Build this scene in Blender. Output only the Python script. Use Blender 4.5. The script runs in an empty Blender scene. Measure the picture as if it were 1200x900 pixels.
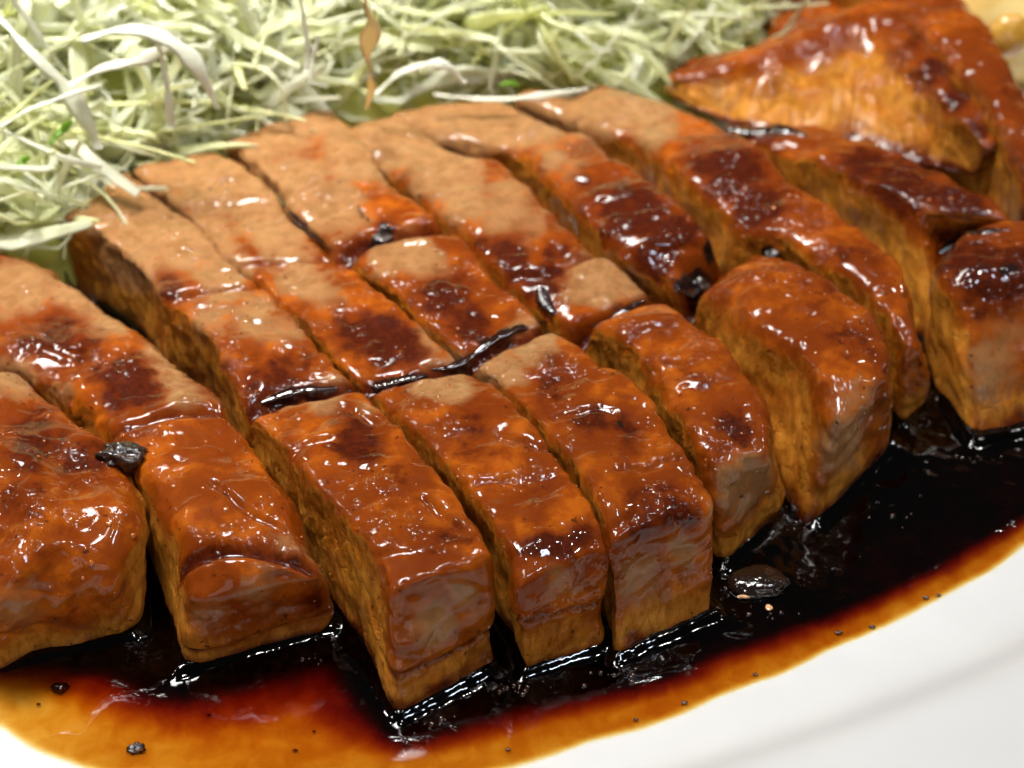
import bpy, math, random
import numpy as np

# ------------------------------------------------------------------ scene, camera, light (1 unit = 1 cm)
S = bpy.context.scene
S.unit_settings.system = 'METRIC'; S.unit_settings.scale_length = 0.01; S.unit_settings.length_unit = 'CENTIMETERS'
COL = S.collection
rng = np.random.default_rng(7)
random.seed(7)

ELEV, DIST, HALF = math.radians(38), 24.0, 7.5
TGT = np.array([0, 0, 1.5])
FWD = np.array([0, math.cos(ELEV), -math.sin(ELEV)])
UP = np.array([0, math.sin(ELEV), math.cos(ELEV)])
RIGHT = np.array([1.0, 0, 0])
CAM = TGT - FWD*DIST

def at(x, y, z=0.0):
    """world point at height z that lies on the photograph's sight line (x, y of 1200 x 900)"""
    d = FWD + RIGHT*((x-600)/600*HALF/DIST) - UP*((y-450)/600*HALF/DIST)
    return CAM + d*((z-CAM[2])/d[2])

cam_d = bpy.data.cameras.new('camera'); cam = bpy.data.objects.new('camera', cam_d); COL.objects.link(cam)
cam.location = CAM; cam.rotation_euler = (math.pi/2-ELEV, 0, 0)
cam_d.sensor_width = 36; cam_d.lens = 36/2/(HALF/DIST); cam_d.clip_start = 0.5; cam_d.clip_end = 500
cam_d.dof.use_dof = True; cam_d.dof.focus_distance = 21.6; cam_d.dof.aperture_fstop = 0.20
cam_d.dof.aperture_blades = 0
S.camera = cam

W = bpy.data.worlds.new('World'); S.world = W; W.use_nodes = True
bg = W.node_tree.nodes['Background']; bg.inputs[0].default_value = (1.0, 0.96, 0.92, 1); bg.inputs[1].default_value = 0.05

def lamp(name, loc, tgt, size, power, color, sy=None, shape='RECTANGLE', spread=math.pi):
    d = bpy.data.lights.new(name, 'AREA'); d.energy = power; d.color = color; d.shape = shape; d.size = size
    if shape in ('RECTANGLE', 'ELLIPSE'): d.size_y = sy or size
    d.spread = spread
    o = bpy.data.objects.new(name, d); COL.objects.link(o); o.location = loc
    from mathutils import Vector
    o.rotation_euler = (Vector(tgt)-Vector(loc)).to_track_quat('-Z', 'Y').to_euler()
    return o
lamp('ceiling_panel', (-14, 4, 60), (0, 0, 0), 18, 11500, (1.0, 0.97, 0.93), 7)
lamp('window_light', (20, -10, 46), (2, 0, 0), 7, 4200, (0.74, 0.85, 1.0), 2.4)
lamp('room_wall', (6, -62, 25), (0, 0, 1), 44, 5400, (1.0, 0.97, 0.94), 22)
lamp('cabbage_fill_light', (-14, 20, 56), (-7, 14, 3), 30, 7800, (1.0, 0.99, 0.94), 24, spread=math.radians(34))  # added fill, aimed to brighten the cabbage heap
for i, (x, y, z) in enumerate([(-26, 12, 50), (-6, 15, 56), (12, 14, 54), (-40, 10, 42), (34, 14, 46), (4, 4, 60), (-18, 4, 58), (26, 2, 50), (-38, 26, 40), (44, 28, 36), (10, -8, 58)]):
    lamp('ceiling_bulb', (x, y, z), (0, 0, 0), 1.4, 2200, (1.0, 0.96, 0.90), shape='DISK')

S.view_settings.view_transform = 'Standard'; S.view_settings.look = 'None'
S.view_settings.exposure = -0.14; S.view_settings.gamma = 1.0; S.view_settings.use_curve_mapping = False
S.cycles.use_denoising = True
S.cycles.max_bounces = 10; S.cycles.diffuse_bounces = 8; S.cycles.glossy_bounces = 3; S.cycles.transmission_bounces = 8; S.cycles.transparent_max_bounces = 16
S.cycles.sample_clamp_indirect = 4.0

# ------------------------------------------------------------------ helpers
def hash3(i, j, k, s):
    h = (i*374761393 + j*668265263 + k*2147483647 + s*1274126177).astype(np.int64) & 0xffffffff
    h = ((h ^ (h >> 13))*1274126177) & 0xffffffff
    h = ((h ^ (h >> 16))*2246822519) & 0xffffffff
    return (h ^ (h >> 15)) & 0xffffffff
GR = rng.normal(size=(256, 3)); GR /= np.linalg.norm(GR, axis=1)[:, None]
def noise(P, s=0):
    """gradient noise, about -0.7..0.7"""
    I = np.floor(P).astype(np.int64); F = P - I; U = F*F*F*(F*(F*6-15)+10)
    out = 0
    for dx in (0, 1):
        for dy in (0, 1):
            for dz in (0, 1):
                g = GR[hash3(I[:, 0]+dx, I[:, 1]+dy, I[:, 2]+dz, s) & 255]
                v = ((F - np.array([dx, dy, dz]))*g).sum(1)
                w = (U[:, 0] if dx else 1-U[:, 0])*(U[:, 1] if dy else 1-U[:, 1])*(U[:, 2] if dz else 1-U[:, 2])
                out = out + v*w
    return out
def fbm(P, s=0, o=3):
    r = 0; a = 1.0
    for k in range(o): r = r + a*noise(P*2**k, s+k*17); a *= 0.5
    return r
def smooth(a, b, x):
    t = np.clip((x-a)/(b-a), 0, 1); return t*t*(3-2*t)

def new_mesh(name, V, F, mat, parent=None, attrs=None, smooth_on=True):
    me = bpy.data.meshes.new(name)
    V = np.asarray(V, dtype=np.float32); F = np.asarray(F, dtype=np.int32)
    me.vertices.add(len(V)); me.vertices.foreach_set('co', V.ravel())
    k = F.shape[1]
    me.loops.add(F.size); me.loops.foreach_set('vertex_index', F.ravel())
    me.polygons.add(len(F)); me.polygons.foreach_set('loop_start', np.arange(0, F.size, k, dtype=np.int32))
    me.update(calc_edges=True)
    me.polygons.foreach_set('use_smooth', np.full(len(F), smooth_on))
    for n, v in (attrs or {}).items():
        a = me.attributes.new(n, 'FLOAT', 'POINT'); a.data.foreach_set('value', np.asarray(v, dtype=np.float32))
    me.validate(); me.materials.append(mat)
    o = bpy.data.objects.new(name, me); COL.objects.link(o)
    if parent: o.parent = parent
    return o
def tag(o, label=None, cat=None, group=None, kind=None):
    for k, v in (('label', label), ('category', cat), ('group', group), ('kind', kind)):
        if v: o[k] = v
    return o
def vnormals(V, F):
    n = np.cross(V[F[:, 2]]-V[F[:, 0]], V[F[:, 3 if F.shape[1] == 4 else 1]]-V[F[:, 1 if F.shape[1] == 4 else 0]])
    N = np.zeros_like(V)
    for k in range(F.shape[1]): np.add.at(N, F[:, k], n)
    return N/np.maximum(np.linalg.norm(N, axis=1), 1e-9)[:, None]

def spline(P, t):
    """Catmull-Rom through the rows of P at t in 0..1 given by cumulative length"""
    P = np.asarray(P, float); n = len(P)
    s = np.r_[0, np.cumsum(np.linalg.norm(np.diff(P[:, :3], axis=0), axis=1))]; s /= s[-1]
    return herm(s, P, t)
def herm(s, P, t):
    m = np.gradient(P, s, axis=0) if len(P) > 2 else np.repeat((P[1:]-P[:1])/(s[1]-s[0]), 2, 0)
    i = np.clip(np.searchsorted(s, t, side='right')-1, 0, len(s)-2)
    h = (s[i+1]-s[i]); u = np.clip((t-s[i])/h, 0, 1)[:, None]; h = h[:, None]
    return ((2*u**3-3*u**2+1)*P[i] + (u**3-2*u**2+u)*h*m[i] + (-2*u**3+3*u**2)*P[i+1] + (u**3-u**2)*h*m[i+1])

# ------------------------------------------------------------------ node materials
class NT:
    def __init__(s, name):
        s.m = bpy.data.materials.new(name); s.m.use_nodes = True; s.t = s.m.node_tree; s.t.nodes.clear()
        s.out = s.n('ShaderNodeOutputMaterial')
    def n(s, kind, **kw):
        x = s.t.nodes.new(kind)
        for k, v in kw.items(): setattr(x, k, v)
        return x
    def l(s, a, b): s.t.links.new(a, b)
    def val(s, v, sock):
        if isinstance(v, bpy.types.NodeSocket): s.l(v, sock)
        else: sock.default_value = v
    def attr(s, name): return s.n('ShaderNodeAttribute', attribute_name=name).outputs['Fac']
    def math(s, op, a, b=0.0, clamp=False):
        x = s.n('ShaderNodeMath', operation=op, use_clamp=clamp); s.val(a, x.inputs[0]); s.val(b, x.inputs[1]); return x.outputs[0]
    def mix(s, f, a, b):
        x = s.n('ShaderNodeMix', data_type='RGBA'); s.val(f, x.inputs[0])
        for v, k in ((a, 6), (b, 7)): s.val(v if isinstance(v, bpy.types.NodeSocket) else (*v, 1), x.inputs[k])
        return x.outputs[2]
    def noise(s, scale, detail=3, rough=0.55, dist=0.0, vec=None, col=False):
        x = s.n('ShaderNodeTexNoise'); x.inputs['Scale'].default_value = scale; x.inputs['Detail'].default_value = detail
        x.inputs['Roughness'].default_value = rough; x.inputs['Distortion'].default_value = dist
        s.l(vec or s.co(), x.inputs['Vector']); return x.outputs['Color' if col else 'Fac']
    def vor(s, scale, feature='F1', vec=None, rand=1.0):
        x = s.n('ShaderNodeTexVoronoi', feature=feature); x.inputs['Scale'].default_value = scale; x.inputs['Randomness'].default_value = rand
        s.l(vec or s.co(), x.inputs['Vector']); return x.outputs['Distance']
    def co(s):
        if not hasattr(s, '_c'): s._c = s.n('ShaderNodeTexCoord').outputs['Object']
        return s._c
    def map(s, scale, rot=(0, 0, 0)):
        x = s.n('ShaderNodeMapping'); x.inputs['Scale'].default_value = scale; x.inputs['Rotation'].default_value = rot
        s.l(s.co(), x.inputs['Vector']); return x.outputs[0]
    def rng(s, v, a, b, c=0.0, d=1.0, t='SMOOTHSTEP'):
        x = s.n('ShaderNodeMapRange', interpolation_type=t); s.val(v, x.inputs[0])
        for k, q in enumerate((a, b, c, d)): x.inputs[k+1].default_value = q
        return x.outputs[0]
    def bump(s, h, strength, dist, normal=None):
        x = s.n('ShaderNodeBump'); x.inputs['Strength'].default_value = strength; x.inputs['Distance'].default_value = dist
        s.l(h, x.inputs['Height'])
        if normal: s.l(normal, x.inputs['Normal'])
        return x.outputs[0]

def pork_material():
    t = NT('glazed_pork')
    top, dark, tan, char = t.attr('top'), t.attr('dark'), t.attr('tan'), t.attr('char')
    n1 = t.noise(1.1, 4, 0.6, 0.4); n2 = t.noise(4.5, 4, 0.6); n3 = t.noise(15, 4, 0.65); n4 = t.noise(1.7, 5, 0.6, 0.8)
    fib = t.noise(1.0, 4, 0.6, 0.4, vec=t.map((12, 3.4, 3.0), (0.3, 0.55, 0.51)))
    # cracks between the fibre bundles
    wv = t.n('ShaderNodeVectorMath', operation='ADD'); t.l(t.map((1, 1, 1)), wv.inputs[0])
    w2 = t.n('ShaderNodeVectorMath', operation='SCALE'); t.l(t.noise(2.2, 3, 0.6, 0, None, True), w2.inputs[0]); w2.inputs['Scale'].default_value = 0.5; t.l(w2.outputs[0], wv.inputs[1])
    mp = t.n('ShaderNodeMapping'); t.l(wv.outputs[0], mp.inputs['Vector']); mp.inputs['Scale'].default_value = (4.2, 1.3, 1.5); mp.inputs['Rotation'].default_value = (0.3, 0.5, 0.51)
    ed = t.vor(1.0, 'DISTANCE_TO_EDGE', mp.outputs[0])
    crack = t.math('MULTIPLY', t.rng(ed, 0.0, 0.075, 1, 0), t.rng(t.noise(1.6, 3), 0.46, 0.60))
    crack = t.math('MULTIPLY', crack, t.rng(top, 0, 1, 0.22, 0.03, 'LINEAR'))
    # where the glaze lies as a smooth film
    g = t.math('ADD', t.math('ADD', t.math('MULTIPLY', top, 0.42), t.math('MULTIPLY', dark, 0.5)), t.math('SUBTRACT', n4, t.math('MULTIPLY', tan, 0.06)))
    g = t.math('ADD', g, t.math('MULTIPLY', t.attr('wet'), 0.45))
    film = t.rng(g, 0.66, 0.74)
    side = t.mix(t.rng(fib, 0.30, 0.64), (0.30, 0.105, 0.008), (0.50, 0.205, 0.026))
    side = t.mix(t.rng(n1, 0.44, 0.70, 0, 0.6), side, (0.36, 0.085, 0.005))
    side = t.mix(t.rng(n2, 0.5, 0.75, 0, 0.35), side, (0.20, 0.05, 0.004))
    topc = t.mix(t.rng(n2, 0.32, 0.68), (0.45, 0.118, 0.005), (0.22, 0.037, 0.002))
    topc = t.mix(t.rng(n1, 0.38, 0.56, 0, 0.95), topc, (0.090, 0.013, 0.0010))
    c = t.mix(top, side, topc)
    c = t.mix(t.math('MULTIPLY', film, t.rng(top, 0, 1, 0.25, 0.6, 'LINEAR')), c, t.mix(n1, (0.34, 0.066, 0.002), (0.10, 0.012, 0.0008)))
    tanc = t.mix(t.rng(n2, 0.3, 0.7), (0.31, 0.148, 0.058), (0.22, 0.096, 0.031))
    tv = t.math('ADD', tan, t.math('MULTIPLY', t.math('SUBTRACT', n2, 0.5), 0.9))
    c = t.mix(t.math('MULTIPLY', t.rng(tv, 0.25, 0.7), t.rng(tan, 0.02, 0.3)), c, tanc)
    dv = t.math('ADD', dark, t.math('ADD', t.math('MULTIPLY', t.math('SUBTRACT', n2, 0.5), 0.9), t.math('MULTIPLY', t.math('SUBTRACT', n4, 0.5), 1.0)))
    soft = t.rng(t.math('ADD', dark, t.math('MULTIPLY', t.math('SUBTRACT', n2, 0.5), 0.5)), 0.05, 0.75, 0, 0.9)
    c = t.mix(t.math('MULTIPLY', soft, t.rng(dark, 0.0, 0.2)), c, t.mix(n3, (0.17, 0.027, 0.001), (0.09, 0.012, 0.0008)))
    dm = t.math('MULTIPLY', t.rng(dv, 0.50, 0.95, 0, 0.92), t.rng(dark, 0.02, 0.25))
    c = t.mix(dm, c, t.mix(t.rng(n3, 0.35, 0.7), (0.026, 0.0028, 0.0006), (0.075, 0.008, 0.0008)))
    c = t.mix(t.math('MULTIPLY', crack, 0.75), c, (0.055, 0.014, 0.002))
    sp = t.rng(t.noise(8, 2, 0.5), 0.68, 0.74, 0, 0.85)
    c = t.mix(sp, c, (0.04, 0.010, 0.003))
    cv = t.math('ADD', char, t.math('MULTIPLY', t.math('SUBTRACT', n3, 0.5), 0.7))
    c = t.mix(t.math('MULTIPLY', t.rng(cv, 0.4, 0.65), t.rng(char, 0.02, 0.2)), c, (0.012, 0.006, 0.005))
    b = t.n('ShaderNodeBsdfPrincipled')
    t.l(c, b.inputs['Base Color']); b.inputs['Roughness'].default_value = 0.5
    b.inputs['Subsurface Weight'].default_value = 0.15; b.inputs['Subsurface Radius'].default_value = (0.25, 0.09, 0.03); b.inputs['Subsurface Scale'].default_value = 0.4
    b.inputs['Specular IOR Level'].default_value = 0.03
    t.l(t.rng(film, 0.0, 1.0, 0.3, 1.0, 'LINEAR'), b.inputs['Coat Weight'])
    t.l(t.rng(film, 0.0, 1.0, 0.13, 0.04, 'LINEAR'), b.inputs['Coat Roughness']); b.inputs['Coat IOR'].default_value = 1.33
    h = t.math('ADD', t.math('MULTIPLY', n3, t.rng(top, 0, 1, 0.35, 0.12, 'LINEAR')), t.math('MULTIPLY', fib, t.rng(top, 0, 1, 0.6, 0.2, 'LINEAR')))
    h = t.math('SUBTRACT', h, t.math('MULTIPLY', crack, 1.2))
    t.l(t.bump(h, 0.7, 0.06), b.inputs['Normal'])
    v = t.rng(t.vor(9, 'SMOOTH_F1'), 0.0, 0.5, 1, 0)
    pk = t.math('MULTIPLY', t.rng(t.noise(1.3, 2), 0.52, 0.58), t.rng(t.attr('wet'), 0.1, 0.8, 1, 0.1))
    hc = t.math('ADD', t.math('MULTIPLY', t.noise(1.8, 2, 0.5, 0.4), t.rng(t.attr('wet'), 0, 1, 0.45, 0.15, 'LINEAR')), t.math('MULTIPLY', t.math('MULTIPLY', v, pk), 0.8))
    hc = t.math('ADD', hc, t.math('MULTIPLY', film, 0.3))
    hc = t.math('SUBTRACT', hc, t.math('MULTIPLY', crack, 0.8))
    hc = t.math('ADD', hc, t.math('MULTIPLY', t.noise(10, 3, 0.6), t.rng(film, 0, 1, 0.3, 0.0, 'LINEAR')))
    t.l(t.bump(hc, 0.8, 0.05), b.inputs['Coat Normal'])
    t.l(b.outputs[0], t.out.inputs[0]); return t.m

def glaze_material():
    t = NT('glaze_drop'); b = t.n('ShaderNodeBsdfPrincipled')
    b.inputs['Base Color'].default_value = (0.32, 0.075, 0.006, 1); b.inputs['Roughness'].default_value = 0.06
    b.inputs['Coat Weight'].default_value = 1; b.inputs['Coat Roughness'].default_value = 0.03
    t.l(b.outputs[0], t.out.inputs[0]); return t.m
def char_material():
    t = NT('burnt_crust'); b = t.n('ShaderNodeBsdfPrincipled')
    t.l(t.mix(t.rng(t.noise(9, 3), 0.4, 0.7), (0.008, 0.005, 0.005), (0.05, 0.018, 0.008)), b.inputs['Base Color'])
    b.inputs['Roughness'].default_value = 0.3; b.inputs['Coat Weight'].default_value = 0.8; b.inputs['Coat Roughness'].default_value = 0.08
    t.l(t.bump(t.noise(14, 3), 0.8, 0.04), b.inputs['Normal'])
    t.l(b.outputs[0], t.out.inputs[0]); return t.m
def sauce_material():
    t = NT('soy_sauce'); d = t.attr('depth')
    d = t.math('MULTIPLY', d, t.rng(t.noise(3.5, 4, 0.6, 0.5), 0.25, 0.75, 0.82, 1.2))
    cc = t.n('ShaderNodeCombineColor')
    for k, sg in enumerate((1.0, 2.5, 6.8)):
        t.l(t.math('POWER', math.e, t.math('MULTIPLY', d, -sg)), cc.inputs[k])
    tr = t.n('ShaderNodeBsdfTransparent'); t.l(cc.outputs[0], tr.inputs[0])
    gl = t.n('ShaderNodeBsdfGlossy'); gl.inputs['Roughness'].default_value = 0.05; gl.inputs['Color'].default_value = (1, 1, 1, 1)
    nb = t.bump(t.math('MULTIPLY', t.noise(2.0, 2, 0.5, 0.5), t.rng(d, 0.5, 2.5, 0.15, 1.3)), 0.22, 0.08); t.l(nb, gl.inputs['Normal'])
    fr = t.n('ShaderNodeFresnel'); fr.inputs[0].default_value = 1.42; t.l(nb, fr.inputs['Normal'])
    mx = t.n('ShaderNodeMixShader')
    t.l(t.math('MULTIPLY', fr.outputs[0], t.rng(d, 0.0, 0.12)), mx.inputs[0])
    t.l(tr.outputs[0], mx.inputs[1]); t.l(gl.outputs[0], mx.inputs[2]); t.l(mx.outputs[0], t.out.inputs[0]); return t.m
def plate_material():
    t = NT('white_porcelain'); b = t.n('ShaderNodeBsdfPrincipled')
    t.l(t.mix(t.rng(t.noise(0.8, 3), 0.35, 0.7), (0.73, 0.73, 0.725), (0.71, 0.71, 0.705)), b.inputs['Base Color'])
    b.inputs['Roughness'].default_value = 0.25; b.inputs['Coat Weight'].default_value = 0.8; b.inputs['Coat Roughness'].default_value = 0.05
    t.l(t.bump(t.noise(2.5, 2), 0.12, 0.03), b.inputs['Coat Normal'])
    t.l(b.outputs[0], t.out.inputs[0]); return t.m
def leaf_material(name, ca, cb, rough=0.3, thin=0.6):
    t = NT(name); n = t.noise(1.1, 3, 0.6); oi = t.n('ShaderNodeObjectInfo').outputs['Random']
    f = t.math('ADD', t.math('MULTIPLY', t.attr('tint'), 0.75), t.math('MULTIPLY', t.math('SUBTRACT', n, 0.5), 0.7), True)
    c = t.mix(f, ca, cb)
    d = t.n('ShaderNodeBsdfPrincipled'); t.l(c, d.inputs['Base Color']); d.inputs['Roughness'].default_value = rough
    d.inputs['Specular IOR Level'].default_value = 0.4
    t.l(t.bump(t.noise(7, 3), 0.3, 0.04), d.inputs['Normal'])
    tr = t.n('ShaderNodeBsdfTranslucent'); t.l(c, tr.inputs[0])
    mx = t.n('ShaderNodeMixShader'); mx.inputs[0].default_value = thin
    t.l(d.outputs[0], mx.inputs[1]); t.l(tr.outputs[0], mx.inputs[2]); t.l(mx.outputs[0], t.out.inputs[0]); return t.m
def simple(name, ca, cb, scale, rough, coat=0.0, sss=0.0):
    t = NT(name); b = t.n('ShaderNodeBsdfPrincipled')
    t.l(t.mix(t.rng(t.noise(scale, 4), 0.35, 0.65), ca, cb), b.inputs['Base Color'])
    b.inputs['Roughness'].default_value = rough; b.inputs['Coat Weight'].default_value = coat; b.inputs['Coat Roughness'].default_value = 0.06
    b.inputs['Subsurface Weight'].default_value = sss; b.inputs['Subsurface Radius'].default_value = (0.4, 0.3, 0.1)
    t.l(t.bump(t.noise(scale*4, 3), 0.3, 0.04), b.inputs['Normal'])
    t.l(b.outputs[0], t.out.inputs[0]); return t.m
PORK, DROP, CHAR, SAUCE, PLATE = pork_material(), glaze_material(), char_material(), sauce_material(), plate_material()
def wet_mat():
    t = NT('wet_sauce'); b = t.n('ShaderNodeBsdfPrincipled'); b.inputs['Base Color'].default_value = (0.020, 0.005, 0.002, 1)
    b.inputs['Roughness'].default_value = 0.07; b.inputs['Coat Weight'].default_value = 1; b.inputs['Coat Roughness'].default_value = 0.02
    t.l(t.bump(t.noise(5, 2), 0.4, 0.04), b.inputs['Normal']); t.l(b.outputs[0], t.out.inputs[0]); return t.m
WET = wet_mat()
LEAF = leaf_material('cabbage_leaf', (0.965, 0.975, 0.84), (0.94, 0.96, 0.46))
CORE = leaf_material('cabbage_core', (0.94, 0.95, 0.36), (0.90, 0.93, 0.20))  # saturated to put the shaded gaps' yellow-green into the colour
LEAFW = leaf_material('cabbage_rib', (0.94, 0.945, 0.86), (0.90, 0.92, 0.68), 0.3, 0.5)
LEAFG = leaf_material('cabbage_green', (0.30, 0.52, 0.06), (0.22, 0.42, 0.04))
LEAFB = leaf_material('cabbage_browned', (0.86, 0.76, 0.50), (0.72, 0.50, 0.20))

# ------------------------------------------------------------------ plate: an oval with a gently dished well and a raised rim
PC, PROT, PA, PB = np.array([-1.2, 3.9]), math.radians(21), 15.5, 10.6
def plate_rho(x, y):
    c, s = math.cos(PROT), math.sin(PROT); dx, dy = x-PC[0], y-PC[1]
    u, v = dx*c+dy*s, -dx*s+dy*c
    return (np.abs(u/PA)**2.3+np.abs(v/PB)**2.3)**(1/2.3)
RH = np.array([0, .55, .8, .9, .95, .975, 1.0, 1.025, 1.10, 1.22, 1.30, 1.315])
ZH = np.array([0, 0, .015, .05, .09, .13, .34, .56, .70, .86, .96, .94])
RS = np.r_[np.linspace(0, 0.8, 24), np.linspace(0.81, 1.315, 90)]; ZS = np.interp(RS, RH, ZH)
for _ in range(28): ZS[1:-1] = 0.25*ZS[:-2]+0.5*ZS[1:-1]+0.25*ZS[2:]
RH, ZH = RS, ZS
def plate_z(x, y): return np.interp(plate_rho(x, y), RH, ZH)
def build_plate():
    prof = [(r, np.interp(r, RH, ZH)) for r in np.r_[np.linspace(0.02, 0.8, 24), np.linspace(0.81, 1.315, 90)]]
    prof += [(1.318, 1.0), (1.31, 0.95), (1.18, 0.68), (1.02, 0.05), (0.9, -0.25), (0.80, -0.35), (0.78, -0.6), (0.74, -0.6), (0.72, -0.35), (0.3, -0.35), (0.02, -0.35)]
    n = 220; V = []; th = np.linspace(0, 2*np.pi, n, endpoint=False)
    R = np.array(prof)
    ct, st = np.cos(th), np.sin(th)
    e = 2/2.3; ux = np.sign(ct)*np.abs(ct)**e*PA; vy = np.sign(st)*np.abs(st)**e*PB
    c, s = math.cos(PROT), math.sin(PROT)
    for r, zz in R:
        V.append(np.c_[PC[0]+r*(ux*c-vy*s), PC[1]+r*(ux*s+vy*c), np.full(n, zz)])
    V = np.concatenate(V); F = []
    m = len(R); i = np.arange(n); j = (i+1) % n
    for a in range(m-1): F.append(np.c_[a*n+i, a*n+j, (a+1)*n+j, (a+1)*n+i])
    F = np.concatenate(F)
    o = new_mesh('plate', V, F[:, ::-1], PLATE)
    tag(o, 'large oval white porcelain plate under the pork, its raised rim at lower right', 'plate')
build_plate()

# ------------------------------------------------------------------ pork slices
# glaze painting: where the soy glaze lies thick and the tipped chunk's face is toned darker (D), where the meat is bare and pale (T), where it is burnt (K); x, y, radius, strength
PATCH = {'dark': [
 (60,395,50,.8),(30,400,40,.7),(95,405,40,.6),(150,455,45,.9),(110,440,30,.6),(175,470,35,.6),(40,520,60,.8),(90,540,50,.7),(20,580,50,.6),(60,640,40,.5),
 (195,338,26,.7),(250,440,40,.6),(290,415,30,.5),(340,440,40,.8),(300,450,35,.7),(370,415,35,.5),(420,520,45,.9),(405,490,35,.6),(470,560,40,.5),(520,640,45,.55),(540,620,35,.5),
 (420,390,42,.9),(455,400,45,1.),(395,370,30,.6),(480,410,30,.9),(560,505,50,.6),(630,575,45,.5),(650,640,38,.9),(680,630,30,.7),(620,650,25,.6),
 (445,272,26,.8),(525,345,42,.9),(500,340,30,.6),(550,375,35,.9),(650,450,45,.6),(690,500,35,.8),(730,505,30,.9),(770,590,50,.6),(800,600,35,.8),(750,615,40,.7),
 (600,300,40,.9),(640,325,35,1.),(570,285,25,.7),(655,300,25,.6),(820,440,40,.5),(865,500,38,.8),(850,520,30,.6),
 (740,250,60,1.),(700,225,40,.7),(780,275,45,.9),(720,270,40,.8),(770,300,40,.9),(810,280,25,.9),(950,345,55,.45),(1010,400,45,.6),(1040,430,25,.6),(900,350,50,.35),
 (860,205,50,1.),(890,245,40,.9),(830,190,35,.7),(920,225,35,.5),(1000,300,40,.5),
 (1060,215,60,.9),(1130,245,55,.9),(1010,195,50,.8),(1150,320,60,.9),(1120,305,40,.8),(1190,310,40,.9),
 (1070,60,26,1.),(1095,90,26,1.),(1120,115,26,1.),(1045,35,22,.8),(900,112,60,.36),(990,125,75,.45),(1085,160,55,.5),(960,70,50,.3),(1140,150,24,.9),(900,152,34,.9),(870,150,28,.9),(1160,70,50,.7),(1130,40,50,.6),(1180,130,50,.6),(1185,200,45,.5),
 (730,190,26,.5),(690,170,24,.5)],
 'wet': [(540,240,60,1.),(600,250,60,1.),(650,265,40,1.),(700,215,45,1.),(740,205,35,.8),(690,150,40,.8),(760,165,30,.8),(640,330,30,.9),(330,470,30,.9),(380,465,30,.9),(480,300,45,.8),(60,350,50,.8),(20,440,40,.8),(100,470,40,.8),(560,420,30,.9),(600,400,30,.9),(530,590,50,.6),(650,540,45,.6),(740,530,45,.7),(960,390,50,.7),(520,720,40,.5),(650,690,36,.5),(800,640,40,.6),(870,580,40,.6),(300,730,45,.5),(60,690,45,.5),(1020,440,40,.7)],
 'tan': [(330,142,55,1.),(385,130,50,1.),(195,192,45,1.),(285,168,55,1.),(150,205,40,.8),(430,140,50,1.),(545,205,35,.7),(660,115,45,.8),
  (20,330,55,.9),(90,340,50,.9),(130,375,40,.8),(190,425,42,.9),(225,455,38,.9),(15,440,40,.8),(60,465,35,.5),(255,465,25,.5),
 (110,240,60,1.),(170,250,70,1.),(230,280,60,1.),(150,300,60,1.),(190,330,40,.6),(260,330,45,.8),(300,370,42,.7),(250,370,45,.6),(330,390,35,.6),
 (380,462,28,1.),(340,468,26,1.),(430,480,20,.6),(505,735,40,.8),(540,700,34,.7),
 (250,200,70,1.),(310,230,60,1.),(330,280,50,.9),(350,320,40,.8),(370,330,35,.8),(390,345,30,.6),(525,440,40,1.),(500,450,28,.8),(560,430,25,.8),(500,400,22,.8),
 (660,690,36,.5),(350,210,50,.9),(400,240,50,.8),(370,250,50,.8),(480,295,40,.9),(450,305,28,.7),(510,310,30,.7),
 (590,435,30,1.),(630,410,35,1.),(610,395,30,.9),(750,680,34,.7),(800,650,36,.7),
 (420,180,60,1.),(470,165,50,1.),(520,185,50,1.),(540,235,50,.8),(590,245,50,.7),(620,270,35,.6),(500,215,40,.7),(700,325,40,1.),(670,330,35,.9),(740,330,35,.8),
 (870,585,50,.8),(890,555,40,.7),(500,140,60,1.),(560,135,60,1.),(620,135,60,1.),(650,190,30,.7),(680,200,30,.6),(690,130,60,.9),(750,120,60,.9),(760,150,40,.8),
 (1000,520,55,.8),(1000,470,40,.5),(980,560,40,.7),(1170,430,70,.9),(1150,490,60,.7),(1180,380,50,.5),
 (850,110,40,.5),(370,660,40,.5),(240,710,40,.5),(300,690,50,.5),(340,650,35,.5),(20,720,60,.5)],
 'char': [(445,272,22,.8),(430,285,16,.8),(425,250,10,.6),(820,325,20,.9),(805,330,18,.9),(835,300,14,.8),(905,297,14,.8),(440,450,10,.6),(480,450,12,.5),(725,505,10,.7),(870,505,8,.5),
  (1185,310,12,.7),(1165,328,10,.6),(560,395,14,.6),(640,345,14,.7),(100,203,14,.5),(145,525,16,.5),(650,160,10,.5),(300,465,12,.5),(545,415,10,.6)]}
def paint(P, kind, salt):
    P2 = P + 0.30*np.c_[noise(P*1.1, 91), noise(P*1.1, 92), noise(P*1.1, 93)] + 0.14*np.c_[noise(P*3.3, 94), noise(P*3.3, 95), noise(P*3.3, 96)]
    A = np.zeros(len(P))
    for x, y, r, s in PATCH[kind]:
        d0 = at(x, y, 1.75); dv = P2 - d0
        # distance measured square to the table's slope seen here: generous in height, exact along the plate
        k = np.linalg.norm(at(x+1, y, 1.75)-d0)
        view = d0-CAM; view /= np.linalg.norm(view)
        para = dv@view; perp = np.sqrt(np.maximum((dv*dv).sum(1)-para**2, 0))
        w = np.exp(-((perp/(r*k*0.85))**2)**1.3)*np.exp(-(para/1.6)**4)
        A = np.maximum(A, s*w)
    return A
DROPS = []          # places for small glaze beads, per slice
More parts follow.
